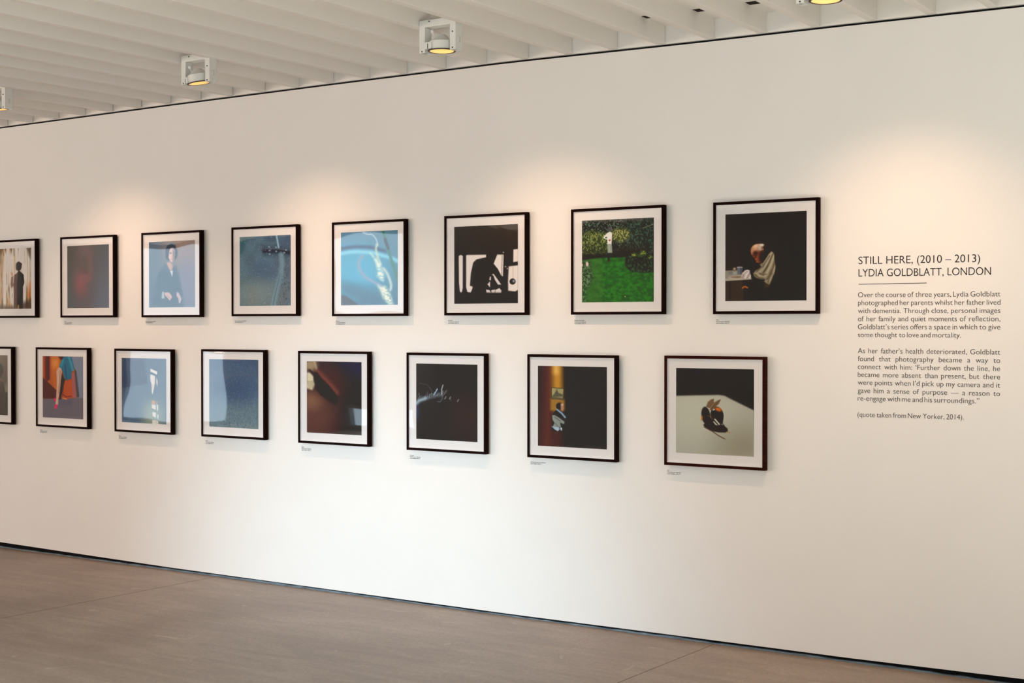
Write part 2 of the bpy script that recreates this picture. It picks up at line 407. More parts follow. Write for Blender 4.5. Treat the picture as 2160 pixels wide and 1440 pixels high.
def pic_garden():
    p = Pic([(180, 218), (1103, 180), (1105, 1262), (183, 1272)], 240, 7)
    p.fill((34, 46, 32)); one = np.ones_like(p.U)
    p.leaves(one, (24, 32, 25), (78, 98, 80), 70, 0.58)
    p.leaves(p.pm([(760, 230), (1105, 190), (1105, 640), (700, 600), (720, 420)], 40), (28, 40, 34), (58, 80, 64), 66, 0.56)
    p.leaves(p.pm([(170, 410), (250, 365), (330, 352), (430, 380), (520, 365), (560, 620), (480, 655), (170, 690)], 30), (44, 58, 28), (114, 122, 64), 62, 0.47)
    p.put(p.pm([(170, 560), (560, 540), (560, 680), (170, 690)], 60) * (p.vn(60, 60) > 0.4), (34, 40, 24), 0.7)
    p.leaves(p.pm([(545, 370), (640, 318), (735, 325), (795, 360), (785, 430), (700, 500), (580, 470)], 26), (60, 72, 32), (146, 140, 84), 58, 0.47)
    p.poly([(560, 560), (760, 560), (1000, 560), (1000, 690), (560, 690)], (34, 28, 22), 60, 0.8)
    p.poly([(170, 655), (560, 640), (760, 640), (760, 710), (170, 730)], (24, 30, 22), 22)
    lawn = p.pm([(170, 740), (300, 712), (430, 700), (740, 690), (740, 800), (820, 880), (1110, 880), (1110, 1280), (170, 1280)], 10)
    p.put(lawn, (26, 88, 24)); n = p.vn(26, 40) * 0.6 + p.vn(60, 80) * 0.4
    p.put(lawn * np.clip((n - 0.45) * 4, 0, 1), (44, 116, 34), 0.7); p.put(lawn * np.clip((0.45 - n) * 4, 0, 1), (12, 62, 18), 0.6)
    p.put(lawn * p.pm([(170, 700), (440, 700), (450, 1280), (170, 1280)], 14), (58, 96, 42), 0.55)
    bush = p.pm([(735, 775), (790, 665), (860, 640), (960, 615), (1040, 660), (1105, 640), (1105, 880), (940, 885), (820, 870), (775, 840)], 16)
    p.leaves(bush, (13, 26, 18), (42, 70, 44), 66, 0.54)
    for cx, cy, r in ((965, 640, 40), (855, 660, 30), (1060, 690, 24)): p.leaves(p.em(cx, cy, r, r * 0.8, 18), (50, 70, 32), (136, 142, 60), 80, 0.5)
    p.leaves(p.pm([(176, 735), (290, 750), (310, 860), (325, 960), (260, 1080), (178, 1100)], 20), (36, 58, 34), (92, 120, 78), 70, 0.5)
    p.leaves(p.pm([(178, 1080), (240, 1085), (240, 1265), (178, 1265)], 24), (34, 66, 34), (84, 118, 74), 70, 0.52)
    p.ell(248, 778, 16, 30, (214, 180, 172), 8); p.ell(186, 790, 8, 16, (200, 160, 156), 6)
    p.stroke([(960, 318), (1105, 262)], 8, (112, 112, 90), 4)
    p.poly([(508, 632), (566, 632), (540, 650), (535, 742), (512, 742)], (28, 22, 24), 5); p.ell(530, 741, 20, 6, (76, 40, 34), 4)
    p.poly([(508, 520), (563, 516), (571, 632), (515, 634)], (152, 156, 140), 5)
    for x in (526, 545, 560): p.stroke([(x, 528), (x + 4, 628)], 5, (112, 116, 100), 4)
    p.poly([(508, 376), (545, 358), (568, 386), (566, 440), (562, 518), (508, 520), (507, 464), (454, 444), (470, 412)], (224, 216, 206), 5)
    p.ell(492, 436, 15, 10, (72, 84, 36), 5); p.ell(537, 471, 14, 12, (158, 84, 46), 5)
    p.ell(541, 328, 29, 34, (72, 69, 73), 6); p.ell(563, 330, 8, 18, (110, 80, 70), 5)
    p.ell(738, 1198, 7, 6, (220, 170, 80), 3)
    return p.linear(0.64, (0.012, 0.014, 0.012))

def pic_shadow_figure():
    p = Pic([(187, 226), (1048, 184), (1050, 1255), (188, 1264)], 180, 6)
    W = (224, 206, 192)
    p.quad((54, 49, 46), (56, 48, 42), (34, 29, 27), (26, 26, 31))
    p.poly([(188, 770), (350, 765), (352, 1264), (188, 1264)], (19, 23, 34), 12)
    p.poly([(248, 625), (262, 606), (288, 606), (303, 622), (303, 1050), (292, 1100), (278, 1116), (262, 1090), (252, 980)], W, 6)
    p.poly([(348, 612), (362, 604), (618, 600), (615, 635), (490, 662), (445, 705), (412, 850), (400, 1020), (445, 1032), (410, 1112), (365, 1105), (348, 1040)], W, 6)
    p.poly([(440, 730), (580, 720), (572, 1264), (430, 1264)], (36, 38, 34), 8, 0.75)
    p.poly([(770, 598), (855, 600), (846, 892), (822, 880), (780, 795), (720, 720)], W, 5)
    p.stroke([(836, 605), (832, 760), (830, 880)], 8, (60, 50, 44), 4, 0.8)
    for x, y in ((852, 568), (838, 604), (872, 730), (828, 768), (905, 788), (880, 760)): p.ell(x, y, 9, 9, (170, 152, 140), 4)
    p.poly([(860, 690), (1052, 684), (1052, 735), (860, 745)], (22, 17, 16), 8)
    p.poly([(988, 530), (1052, 522), (1052, 690), (985, 700)], W, 6)
    p.poly([(925, 758), (1052, 742), (1052, 1075), (1010, 1096), (918, 1085), (915, 960)], W, 8)
    for x in (974, 990): p.stroke([(x, 755), (x, 925)], 4, (190, 160, 146), 3)
    p.ell(977, 962, 42, 42, (42, 38, 39), 5); p.ell(992, 955, 14, 17, (150, 150, 160), 12)
    for q in ([(695, 870), (720, 858), (765, 920), (822, 1002), (780, 1005), (738, 940), (718, 882)], [(670, 900), (685, 893), (682, 945), (662, 940)], [(635, 1000), (672, 960), (672, 1040)],
              [(620, 1070), (668, 1080), (684, 1114), (622, 1113)], [(745, 1075), (800, 1050), (826, 1085), (822, 1114), (740, 1115)], [(690, 1080), (740, 1070), (735, 1114), (690, 1114)]):
        p.poly(q, (214, 196, 184), 5)
    p.poly([(188, 1120), (1052, 1112), (1052, 1264), (188, 1264)], (34, 29, 28), 22, 0.75)
    p.poly([(430, 1100), (572, 1100), (570, 1264), (425, 1264)], (37, 37, 33), 12, 0.7)
    return p.grain(1.5).linear(0.66, (0.022, 0.021, 0.02))

def pic_blue_stem():
    p = Pic([(196, 208), (974, 172), (974, 1198), (199, 1207)], 170, 5)
    p.quad((108, 148, 172), (104, 146, 164), (66, 128, 148), (62, 124, 146))
    p.ell(420, 690, 420, 300, (90, 168, 196), 190)
    p.stroke([(190, 432), (300, 412), (420, 402), (600, 408), (800, 460)], 46, (70, 106, 134), 26)  # this arc and the next are mirrored in the glass, painted in
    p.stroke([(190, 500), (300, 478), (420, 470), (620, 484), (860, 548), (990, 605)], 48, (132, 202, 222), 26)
    p.poly([(190, 880), (420, 920), (640, 1010), (980, 1080), (980, 1210), (190, 1210)], (62, 122, 142), 60, 0.7)
    p.stroke([(190, 1010), (300, 1060), (430, 1140)], 34, (96, 150, 166), 24, 0.6)
    p.stroke([(490, 530), (445, 590), (436, 660), (470, 750), (540, 830), (640, 885), (730, 930)], 34, (146, 164, 184), 26)
    p.stroke([(500, 205), (560, 232), (620, 232), (665, 275), (690, 330), (700, 380)], 12, (190, 206, 210), 16)
    p.stroke([(690, 370), (674, 430), (688, 500), (706, 560), (740, 640)], 22, (206, 214, 190), 22)
    fe = p.pm([(600, 488), (640, 530), (690, 570), (735, 640), (775, 760), (790, 820), (772, 880), (735, 850), (690, 800), (700, 720), (670, 620), (630, 540)], 24)
    p.put(fe * np.clip(0.35 + 1.1 * p.vn(30, 60), 0, 1), (228, 236, 218))
    p.stroke([(780, 700), (830, 770), (866, 860), (884, 930), (876, 990)], 30, (206, 212, 206), 24)
    p.put(p.pm([(698, 935), (760, 945), (800, 940), (864, 1020), (915, 1200), (852, 1200), (772, 1110)], 26) * np.clip(0.4 + 1.1 * p.vn(30, 50), 0, 1), (222, 224, 204))
    p.stroke([(770, 178), (800, 280), (830, 400), (880, 560), (930, 720), (980, 880)], 38, (72, 134, 122), 16, 0.9)  # green band is a reflection too, put into the print's colour
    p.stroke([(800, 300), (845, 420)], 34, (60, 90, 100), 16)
    p.poly([(190, 1072), (260, 1085), (340, 1140), (425, 1200), (425, 1215), (190, 1215)], (30, 34, 42), 10)
    return p.linear(0.66, (0.085, 0.13, 0.155))

def pic_night_water():
    p = Pic([(192, 230), (956, 195), (956, 1262), (190, 1266)], 160, 4)
    p.quad((66, 92, 104), (62, 78, 98), (94, 98, 100), (86, 106, 108))
    n = p.vn(5, 6)
    p.put(np.clip((n - 0.45) * 2.5, 0, 1), (86, 112, 122), 0.6)
    p.ell(560, 720, 200, 180, (70, 92, 112), 120, 0, 0.7)
    p.ell(450, 1080, 330, 180, (112, 124, 122), 140, 0, 0.8); p.ell(390, 1120, 80, 100, (116, 116, 110), 80, 0, 0.5)
    p.poly([(530, 345), (790, 350), (960, 400), (960, 520), (760, 530), (540, 520)], (54, 72, 86), 30, 0.8)
    p.poly([(530, 405), (780, 412), (950, 440), (950, 492), (760, 472), (535, 466)], (26, 42, 52), 16)
    p.stroke([(510, 412), (640, 404), (780, 410), (900, 428)], 9, (112, 98, 106), 10, 0.7)
    for x, y in ((632, 378), (640, 432), (735, 385), (738, 445), (860, 465), (640, 486), (885, 425)): p.ell(x, y, 13, 11, (128, 144, 152), 9)
    p.stroke([(742, 200), (775, 385)], 24, (132, 166, 174), 12)  # light streaks of the reflection, painted into the print
    p.stroke([(812, 490), (828, 640), (808, 800), (760, 960), (725, 1100), (690, 1270)], 74, (108, 134, 144), 26, 0.8)
    p.stroke([(796, 780), (755, 960), (715, 1120), (690, 1262)], 12, (74, 92, 100), 9, 0.8)
    p.poly([(200, 225), (320, 220), (250, 380), (190, 540)], (30, 80, 84), 26, 0.7)
    p.put(np.clip((p.vn(70, 70) - 0.62) * 5, 0, 1) * p.pm([(860, 700), (960, 700), (960, 1266), (760, 1266)], 60), (58, 68, 80), 0.7)
    p.specks(260, (196, 208, 212), None, 0.8)
    return p.grain(3).linear(0.60, (0.016, 0.018, 0.018))

def pic_seated_woman():
    p = Pic([(190, 234), (906, 200), (905, 1252), (193, 1258)], 160, 3)
    p.quad((84, 108, 126), (152, 132, 126), (108, 120, 140), (76, 104, 122))
    p.ell(720, 360, 230, 230, (150, 130, 124), 180, 0, 0.8); p.ell(800, 800, 160, 300, (120, 124, 146), 160, 0, 0.7)
    p.stroke([(236, 240), (242, 760)], 16, (112, 114, 126), 12, 0.5)
    p.poly([(455, 575), (480, 650), (520, 690), (600, 600), (620, 620), (660, 780), (700, 960), (730, 1260), (230, 1260), (280, 960), (330, 720)], (72, 98, 114), 22)
    p.poly([(448, 470), (448, 350), (480, 275), (540, 240), (598, 278), (640, 380), (630, 470), (592, 515), (520, 520), (468, 520)], (58, 80, 94), 10)
    p.stroke([(475, 275), (540, 246), (580, 270)], 14, (118, 140, 152), 10)
    p.poly([(468, 558), (520, 545), (560, 600), (548, 684), (518, 672), (480, 600)], (186, 152, 142), 8)
    p.poly([(506, 370), (530, 328), (570, 326), (594, 370), (592, 450), (580, 515), (550, 556), (524, 535), (495, 480)], (208, 178, 166), 7)
    p.poly([(556, 340), (594, 370), (592, 450), (576, 520), (556, 550), (562, 470)], (134, 118, 118), 12)
    p.ell(527, 408, 15, 8, (70, 70, 80), 6); p.ell(578, 404, 11, 7, (74, 74, 84), 6); p.stroke([(512, 388), (540, 384)], 5, (104, 92, 92), 4)
    p.stroke([(556, 420), (560, 465), (546, 474)], 6, (158, 128, 120), 5); p.ell(546, 506, 15, 6, (166, 112, 112), 4)
    p.poly([(518, 684), (563, 684), (550, 778)], (192, 198, 206), 6)
    p.ell(549, 862, 7, 7, (130, 150, 160), 3); p.ell(560, 980, 6, 6, (112, 132, 144), 3)
    p.poly([(430, 1026), (500, 1022), (535, 1060), (552, 1098), (512, 1152), (480, 1110), (442, 1072)], (194, 164, 164), 6)
    p.stroke([(470, 1070), (520, 1120)], 7, (150, 122, 126), 5)
    p.poly([(384, 1112), (398, 1010), (414, 1006), (426, 1034), (432, 1114), (404, 1120)], (160, 172, 174), 6)
    p.poly([(620, 1020), (648, 1022), (690, 1100), (694, 1130), (676, 1194), (652, 1184), (648, 1118), (616, 1080)], (188, 168, 172), 6)
    return p.linear(0.62, (0.05, 0.068, 0.08))

def pic_red_glow():
    p = Pic([(190, 236), (860, 200), (862, 1252), (191, 1258)], 120, 2)
    p.quad((84, 79, 72), (86, 88, 90), (102, 106, 118), (84, 86, 86))  # grey base holds the haze of the glass, painted in
    p.ell(450, 700, 150, 640, (100, 84, 84), 140, 0, 0.8)
    p.ell(490, 330, 100, 110, (108, 90, 90), 110); p.stroke([(545, 400), (560, 640), (550, 760)], 60, (112, 90, 90), 60)
    p.ell(470, 520, 60, 130, (94, 86, 82), 50); p.ell(470, 670, 40, 30, (80, 78, 78), 30)
    p.ell(405, 850, 80, 150, (132, 86, 86), 100); p.ell(470, 760, 80, 80, (124, 88, 90), 70, 0, 0.8)
    return p.linear(0.6, (0.022, 0.022, 0.024))

def pic_curtain_figure():
    p = Pic([(-100, 216), (543, 190), (545, 1228), (-100, 1228)], 120, 1)
    p.fill((212, 194, 178))
    st = p.vn(22, 2) * 0.7 + p.vn(50, 5) * 0.3; e = np.clip(np.abs(p.U - 0.62) * 2.2 - 0.3, 0, 1) + np.clip((p.V - 0.62) * 1.4, 0, 1) + np.clip((0.14 - p.V) * 3, 0, 1)
    p.put(np.clip((st - 0.66 + e * 0.42) * 2.6, 0, 1), (176, 122, 66), 0.85)
    st = p.vn(30, 3) * 0.6 + p.vn(60, 9) * 0.4
    p.put(np.clip((st - 0.78 + e * 0.40) * 3, 0, 1), (84, 60, 34), 0.85)
    p.stroke([(12, 200), (14, 1230)], 12, (88, 70, 44), 8); p.stroke([(252, 190), (258, 330)], 14, (88, 66, 36), 10, 0.8)
    p.stroke([(262, 330), (266, 620)], 16, (196, 150, 92), 12, 0.8)
    p.poly([(470, 195), (545, 190), (545, 400), (510, 330)], (88, 74, 58), 26); p.poly([(545, 760), (505, 800), (480, 1000), (545, 1130)], (190, 106, 48), 30, 0.7)
    p.poly([(-100, 1150), (240, 1190), (545, 1060), (545, 1240), (-100, 1240)], (58, 42, 34), 40, 0.8)
    p.poly([(208, 690), (245, 672), (238, 770), (252, 830), (208, 878), (195, 815)], (126, 94, 78), 7)
    p.ell(219, 640, 17, 42, (196, 142, 112), 6, -12)
    p.poly([(328, 585), (352, 585), (362, 604), (414, 648), (428, 780), (404, 850), (404, 1130), (392, 1230), (346, 1230), (326, 1150), (300, 1230), (245, 1230), (250, 900), (244, 830), (258, 650), (300, 622)], (96, 70, 58), 6)
    p.poly([(322, 590), (352, 585), (414, 648), (424, 780), (404, 850), (400, 1230), (346, 1230), (300, 1200), (306, 820)], (40, 22, 22), 8)
    p.ell(333, 505, 49, 78, (22, 20, 20), 6); p.ell(296, 515, 14, 56, (88, 70, 60), 8); p.ell(372, 470, 16, 20, (60, 40, 32), 6)
    p.ell(325, 1195, 14, 40, (150, 110, 70), 8)
    return p.linear(0.6, (0.02, 0.018, 0.017))

def pic_brown_figure():
    p = Pic([(-500, 200), (135, 210), (140, 1235), (-500, 1213)], 90, 11)
    p.quad((80, 68, 58), (104, 88, 74), (60, 52, 46), (58, 52, 48))
    p.ell(110, 780, 40, 80, (116, 108, 84), 40)
    p.ell(-150, 470, 212, 190, (44, 43, 41), 14); p.ell(0, 640, 60, 30, (104, 78, 66), 20)
    p.poly([(-500, 690), (-100, 640), (40, 652), (70, 690), (100, 850), (140, 835), (145, 1240), (-500, 1240)], (64, 54, 50), 10)
    p.poly([(100, 850), (145, 830), (145, 1240), (120, 1240)], (54, 46, 45), 10)
    return p.linear(0.6, (0.02, 0.019, 0.018))

def pic_pink_shoe():
    p = Pic([(176, 186), (826, 204), (829, 1233), (180, 1192)], 150, 12)
    p.fill((166, 82, 40))
    f = p.vn(12, 1) * 0.6 + p.vn(26, 3) * 0.4
    p.put(np.clip((f - 0.5) * 3, 0, 1), (110, 40, 26), 0.8); p.put(np.clip((0.42 - f) * 3, 0, 1), (196, 108, 54), 0.7)
    p.ell(380, 300, 50, 80, (206, 124, 62), 60); p.stroke([(262, 190), (262, 560)], 60, (76, 28, 26), 24)
    p.poly([(430, 190), (530, 190), (500, 240), (470, 250)], (60, 24, 20), 16)
    p.poly([(610, 200), (830, 204), (830, 900), (740, 900), (700, 420), (640, 260)], (112, 116, 128), 10)  # bluish haze of the glass painted over the right side
    p.poly([(690, 400), (720, 440), (768, 860), (722, 880), (690, 520)], (70, 68, 70), 10)
    p.poly([(640, 460), (690, 470), (720, 880), (650, 880)], (150, 84, 84), 10)
    p.poly([(176, 885), (420, 888), (640, 880), (830, 880), (830, 1240), (176, 1240)], (100, 92, 98), 12)
    p.poly([(430, 900), (640, 890), (640, 1000), (430, 1010)], (84, 80, 92), 40, 0.7)
    p.poly([(176, 540), (215, 570), (290, 640), (400, 752), (402, 888), (176, 885)], (78, 34, 42), 7)
    p.poly([(480, 470), (545, 590), (520, 660), (490, 800), (470, 900), (440, 900), (455, 700)], (36, 26, 24), 12)
    p.poly([(532, 592), (640, 562), (660, 880), (600, 882), (560, 908), (500, 880)], (168, 74, 42), 8)
    p.stroke([(500, 820), (560, 860), (640, 850)], 12, (84, 34, 22), 8); p.stroke([(500, 880), (560, 900)], 12, (212, 120, 66), 6)
    p.poly([(520, 192), (640, 196), (690, 400), (640, 455), (636, 562), (552, 590), (520, 530), (490, 420), (440, 362), (470, 290)], (18, 96, 116), 6)
    p.stroke([(510, 250), (470, 350)], 26, (46, 128, 142), 16); p.stroke([(600, 210), (640, 330), (660, 420)], 44, (84, 132, 146), 16, 0.7); p.stroke([(540, 330), (560, 570)], 12, (8, 66, 88), 9)
    p.poly([(440, 372), (474, 388), (488, 440), (472, 560), (455, 760), (432, 880), (424, 992), (384, 988), (394, 870), (404, 700), (404, 520), (396, 450), (412, 410)], (188, 148, 124), 6)
    p.stroke([(462, 430), (452, 600), (436, 800)], 14, (146, 104, 84), 10)
    p.poly([(376, 978), (420, 990), (400, 1056), (364, 1046)], (204, 52, 88), 5); p.poly([(362, 880), (390, 876), (388, 930), (354, 930)], (196, 46, 84), 5)
    return p.linear(0.6, (0.022, 0.024, 0.026))

def pic_window_light():
    p = Pic([(172, 188), (865, 202), (868, 1245), (178, 1204)], 150, 13); W = (238, 234, 226)
    p.quad((90, 114, 136), (96, 124, 144), (106, 134, 148), (92, 120, 144))
    p.poly([(172, 188), (520, 195), (575, 600), (172, 668)], (80, 104, 128), 14)  # darker pane mirrored by the glass, painted here
    p.ell(660, 1110, 150, 220, (152, 168, 156), 120, 0, 0.9)
    p.poly([(618, 358), (726, 408), (720, 456), (620, 404)], W, 4)
    p.poly([(622, 452), (690, 480), (686, 600), (672, 690), (655, 770), (640, 745), (636, 600), (620, 530)], (220, 210, 200), 6); p.poly([(622, 452), (690, 480), (686, 600), (636, 590), (620, 530)], W, 10)
    p.poly([(712, 500), (732, 555), (728, 655), (712, 585)], (222, 210, 200), 4)
    p.poly([(640, 862), (692, 868), (690, 934), (640, 928)], (206, 160, 140), 8); p.stroke([(720, 880), (718, 930)], 10, (206, 160, 148), 5)
    for q in ([(640, 930), (705, 940), (700, 1012), (645, 985)], [(720, 930), (740, 938), (736, 1032), (722, 1012)], [(652, 1045), (705, 1060), (702, 1137), (655, 1110)], [(728, 1085), (745, 1095), (741, 1160), (728, 1140)], [(650, 1176), (700, 1180), (742, 1194), (742, 1242), (650, 1234)]):
        p.poly(q, W, 5)
    p.stroke([(700, 1180), (720, 1238)], 8, (180, 188, 170), 6)
    return p.linear(0.64, (0.07, 0.11, 0.14))

def pic_rain_glass():
    p = Pic([(176, 188), (915, 202), (925, 1258), (185, 1218)], 160, 14)
    p.quad((70, 92, 116), (62, 82, 106), (108, 122, 124), (104, 122, 126))
    p.ell(600, 640, 320, 200, (64, 84, 108), 160)
    g = np.clip((p.V - 0.5) * 2.4, 0, 1)
    p.put(np.clip((p.vn(48, 48) - 0.58) * 5, 0, 1) * g, (80, 96, 106), 0.6); p.put(np.clip((p.vn(56, 56) - 0.6) * 5, 0, 1) * (0.25 + 0.75 * g), (122, 136, 138), 0.5)
    p.stroke([(180, 470), (500, 460), (580, 430), (880, 428)], 12, (92, 92, 112), 12, 0.6); p.stroke([(400, 200), (640, 210)], 20, (92, 92, 112), 14, 0.7)
    p.specks(240, (150, 166, 172), p.pm([(420, 420), (915, 420), (920, 900), (420, 900)], 4), 0.9); p.specks(60, (30, 46, 60), p.pm([(560, 880), (920, 880), (920, 1250), (560, 1250)], 4), 1.0)
    return p.grain(2.5).linear(0.66, (0.025, 0.03, 0.034))

def pic_closed_eye():
    p = Pic([(193, 186), (972, 205), (972, 1258), (195, 1210)], 170, 15)
    p.quad((56, 36, 34), (17, 22, 42), (16, 11, 17), (62, 32, 36))
    p.ell(330, 960, 280, 330, (84, 48, 42), 220); p.ell(260, 760, 120, 110, (118, 78, 58), 110); p.ell(520, 480, 240, 180, (66, 32, 32), 160, 35, 0.8)
    p.ell(245, 240, 90, 90, (150, 124, 92), 66); p.stroke([(300, 190), (330, 300)], 22, (188, 160, 120), 22, 0.8)
    p.poly([(700, 200), (975, 205), (975, 400), (800, 300)], (22, 34, 62), 90, 0.9)
    p.stroke([(340, 330), (440, 430), (540, 540), (620, 640)], 60, (122, 60, 50), 40, 0.8)
    p.poly([(190, 350), (240, 350), (292, 410), (312, 520), (268, 600), (190, 576)], (206, 186, 150), 18)
    for k in range(7): p.stroke([(200 + 4 * k, 480 + 16 * k), (290, 470 + 14 * k)], 7, (120, 96, 66), 6, 0.7)
    p.stroke([(232, 318), (290, 370), (320, 400)], 30, (42, 22, 30), 14)
    p.poly([(300, 350), (336, 350), (400, 440), (490, 525), (590, 650), (640, 735), (600, 820), (500, 750), (390, 670), (322, 580), (292, 450)], (9, 9, 13), 18)
    return p.grain(2).linear(0.68, (0.012, 0.012, 0.013))

def pic_fine_hair():
    p = Pic([(185, 178), (1028, 190), (1032, 1255), (195, 1212)], 180, 16)
    p.quad((44, 43, 42), (24, 24, 28), (44, 37, 34), (38, 37, 36))
    p.poly([(470, 180), (1035, 190), (1035, 470), (800, 450), (470, 456)], (13, 14, 20), 22)  # dark block is a painted reflection
    p.poly([(470, 470), (1035, 478), (1035, 500), (470, 494)], (36, 35, 35), 10, 0.7)
    p.ell(880, 900, 200, 280, (48, 36, 34), 200)
    p.stroke([(188, 748), (235, 690), (330, 645), (430, 610), (530, 610)], 52, (66, 70, 74), 34)
    p.stroke([(188, 735), (228, 690), (320, 655)], 34, (146, 160, 168), 22); p.ell(200, 850, 26, 70, (54, 60, 86), 40)
    rr = random.Random(5)
    for k in range(30):
        x = 195 + k * 14; y = 720 - 0.30 * (x - 195) + rr.uniform(-14, 14); h = rr.uniform(40, 130) * (1 if k < 14 else 0.6)
        q = [(x + (rr.uniform(-30, 30)) * t + 20 * t * t, y - h * t) for t in (0, 0.35, 0.7, 1)]
        p.stroke(q, 5, (150, 146, 140), 5, rr.uniform(0.25, 0.7))
    p.stroke([(430, 610), (455, 570), (478, 528)], 13, (160, 176, 190), 7); p.stroke([(540, 600), (538, 530), (556, 474)], 11, (176, 172, 160), 6)
    p.stroke([(545, 600), (548, 660), (520, 705), (480, 700)], 8, (112, 116, 112), 6, 0.8)
    for x, y in ((590, 650), (655, 650), (765, 685)): p.stroke([(x - 10, y + 16), (x + 8, y - 16)], 8, (156, 152, 146), 5)
    p.stroke([(660, 640), (664, 690)], 6, (112, 108, 104), 5, 0.8)
    p.stroke([(235, 450), (340, 470), (395, 540), (405, 610)], 6, (104, 92, 80), 6, 0.7)
    return p.grain(1.8).linear(0.68, (0.016, 0.0155, 0.015))

def pic_sunbeam():
    p = Pic([(187, 172), (1072, 188), (1070, 1247), (188, 1197)], 180, 17)
    p.quad((24, 16, 14), (22, 21, 22), (30, 24, 20), (38, 24, 18))
    p.stroke([(330, 150), (320, 700), (300, 1300)], 150, (94, 42, 22), 130); p.stroke([(420, 700), (430, 1300)], 130, (78, 36, 20), 90, 0.7)
    p.stroke([(432, 140), (440, 560), (440, 700)], 130, (186, 126, 42), 60); p.stroke([(420, 140), (420, 250)], 60, (226, 168, 82), 50)
    p.poly([(355, 600), (535, 610), (535, 745), (350, 740)], (150, 104, 42), 18)
    p.poly([(535, 180), (600, 180), (600, 1230), (535, 1230)], (26, 19, 17), 26, 0.8); p.poly([(545, 430), (1072, 440), (1072, 575), (545, 560)], (20, 17, 16), 16, 0.6)
    p.poly([(357, 446), (521, 461), (513, 612), (356, 600)], (62, 52, 34), 4); p.poly([(366, 456), (512, 470), (505, 602), (365, 591)], (158, 140, 92), 4)
    p.poly([(366, 560), (400, 530), (430, 470), (450, 520), (505, 540), (505, 570), (366, 575)], (84, 80, 58), 8); p.poly([(365, 572), (506, 585), (505, 602), (365, 591)], (88, 74, 50), 4)
    p.poly([(385, 775), (430, 728), (478, 740), (510, 790), (541, 850), (541, 905), (505, 1015), (366, 1012), (368, 830)], (30, 28, 32), 7)
    p.poly([(370, 808), (400, 804), (460, 840), (530, 892), (522, 922), (472, 902), (482, 962), (378, 956), (398, 905), (372, 862)], (134, 134, 120), 6)
    p.stroke([(400, 830), (470, 880)], 12, (92, 92, 84), 9); p.stroke([(408, 910), (440, 950)], 12, (98, 98, 88), 8)
    p.stroke([(432, 734), (490, 780), (536, 835)], 22, (132, 150, 164), 8)
    p.poly([(362, 950), (450, 958), (470, 985), (442, 1012), (404, 992)], (160, 168, 172), 5); p.poly([(470, 965), (498, 968), (496, 1005), (480, 1000)], (176, 180, 182), 5)
    p.ell(466, 690, 47, 46, (34, 26, 24), 6); p.poly([(478, 655), (508, 668), (517, 705), (506, 758), (482, 742)], (172, 116, 90), 7); p.ell(500, 672, 14, 16, (206, 150, 122), 9)
    return p.grain(1.8).linear(0.68, (0.014, 0.0135, 0.013))

def pic_bee():
    p = Pic([(185, 182), (1123, 196), (1121, 1250), (188, 1207)], 190, 18)
    p.fill((15, 12, 12)); p.ell(370, 390, 90, 140, (27, 16, 16), 50); p.ell(440, 240, 60, 40, (20, 22, 36), 30)
    p.poly([(790, 196), (1030, 196), (1110, 600), (840, 540)], (30, 23, 21), 30)
    p.poly([(180, 522), (420, 514), (700, 506), (770, 516), (880, 572), (1126, 692), (1126, 1260), (180, 1260)], (168, 159, 138), 12)
    t = p.pm([(180, 530), (700, 520), (880, 590), (1120, 705), (1120, 1250), (190, 1210)], 20)
    p.put(t * p.em(400, 700, 420, 330, 300), (186, 178, 154), 0.9); p.put(t * p.em(1000, 1150, 300, 240, 240), (142, 130, 106), 0.8)
    p.poly([(514, 872), (540, 842), (640, 836), (760, 872), (808, 916), (810, 945), (780, 962), (700, 960), (610, 944), (540, 905)], (38, 26, 24), 6)
    p.stroke([(525, 895), (620, 946), (700, 1000), (775, 1040)], 11, (84, 58, 40), 6)
    p.poly([(782, 962), (812, 944), (858, 972)], (156, 128, 86), 4)
    p.ell(545, 755, 53, 104, (36, 25, 21), 7, -8); p.ell(600, 830, 90, 46, (36, 24, 22), 8, 15)
    p.ell(680, 752, 78, 104, (34, 23, 21), 7, -12); p.poly([(690, 800), (755, 790), (750, 850), (720, 870)], (34, 23, 21), 6)
    p.ell(694, 682, 40, 22, (198, 96, 28), 13, 20); p.ell(640, 686, 14, 8, (200, 190, 186), 5, -30); p.ell(497, 790, 9, 30, (190, 104, 32), 6, 12)
    p.poly([(546, 655), (568, 592), (606, 562), (644, 553), (640, 602), (598, 668)], (118, 88, 58), 5)
    p.poly([(586, 690), (640, 602), (690, 572), (728, 561), (700, 618), (622, 692)], (108, 80, 52), 5)
    for q in ([(565, 650), (630, 565)], [(610, 675), (715, 568)], [(585, 660), (640, 590)]): p.stroke(q, 5, (64, 44, 30), 4)
    p.poly([(642, 800), (660, 796), (715, 862), (705, 872)], (206, 194, 172), 4); p.poly([(630, 830), (645, 828), (690, 876), (660, 868)], (196, 184, 160), 4)
    p.stroke([(565, 760), (600, 765), (625, 800)], 6, (110, 76, 52), 4); p.stroke([(740, 850), (765, 872)], 8, (36, 24, 22), 4)
    return p.grain(2).linear(0.66, (0.012, 0.0115, 0.011))

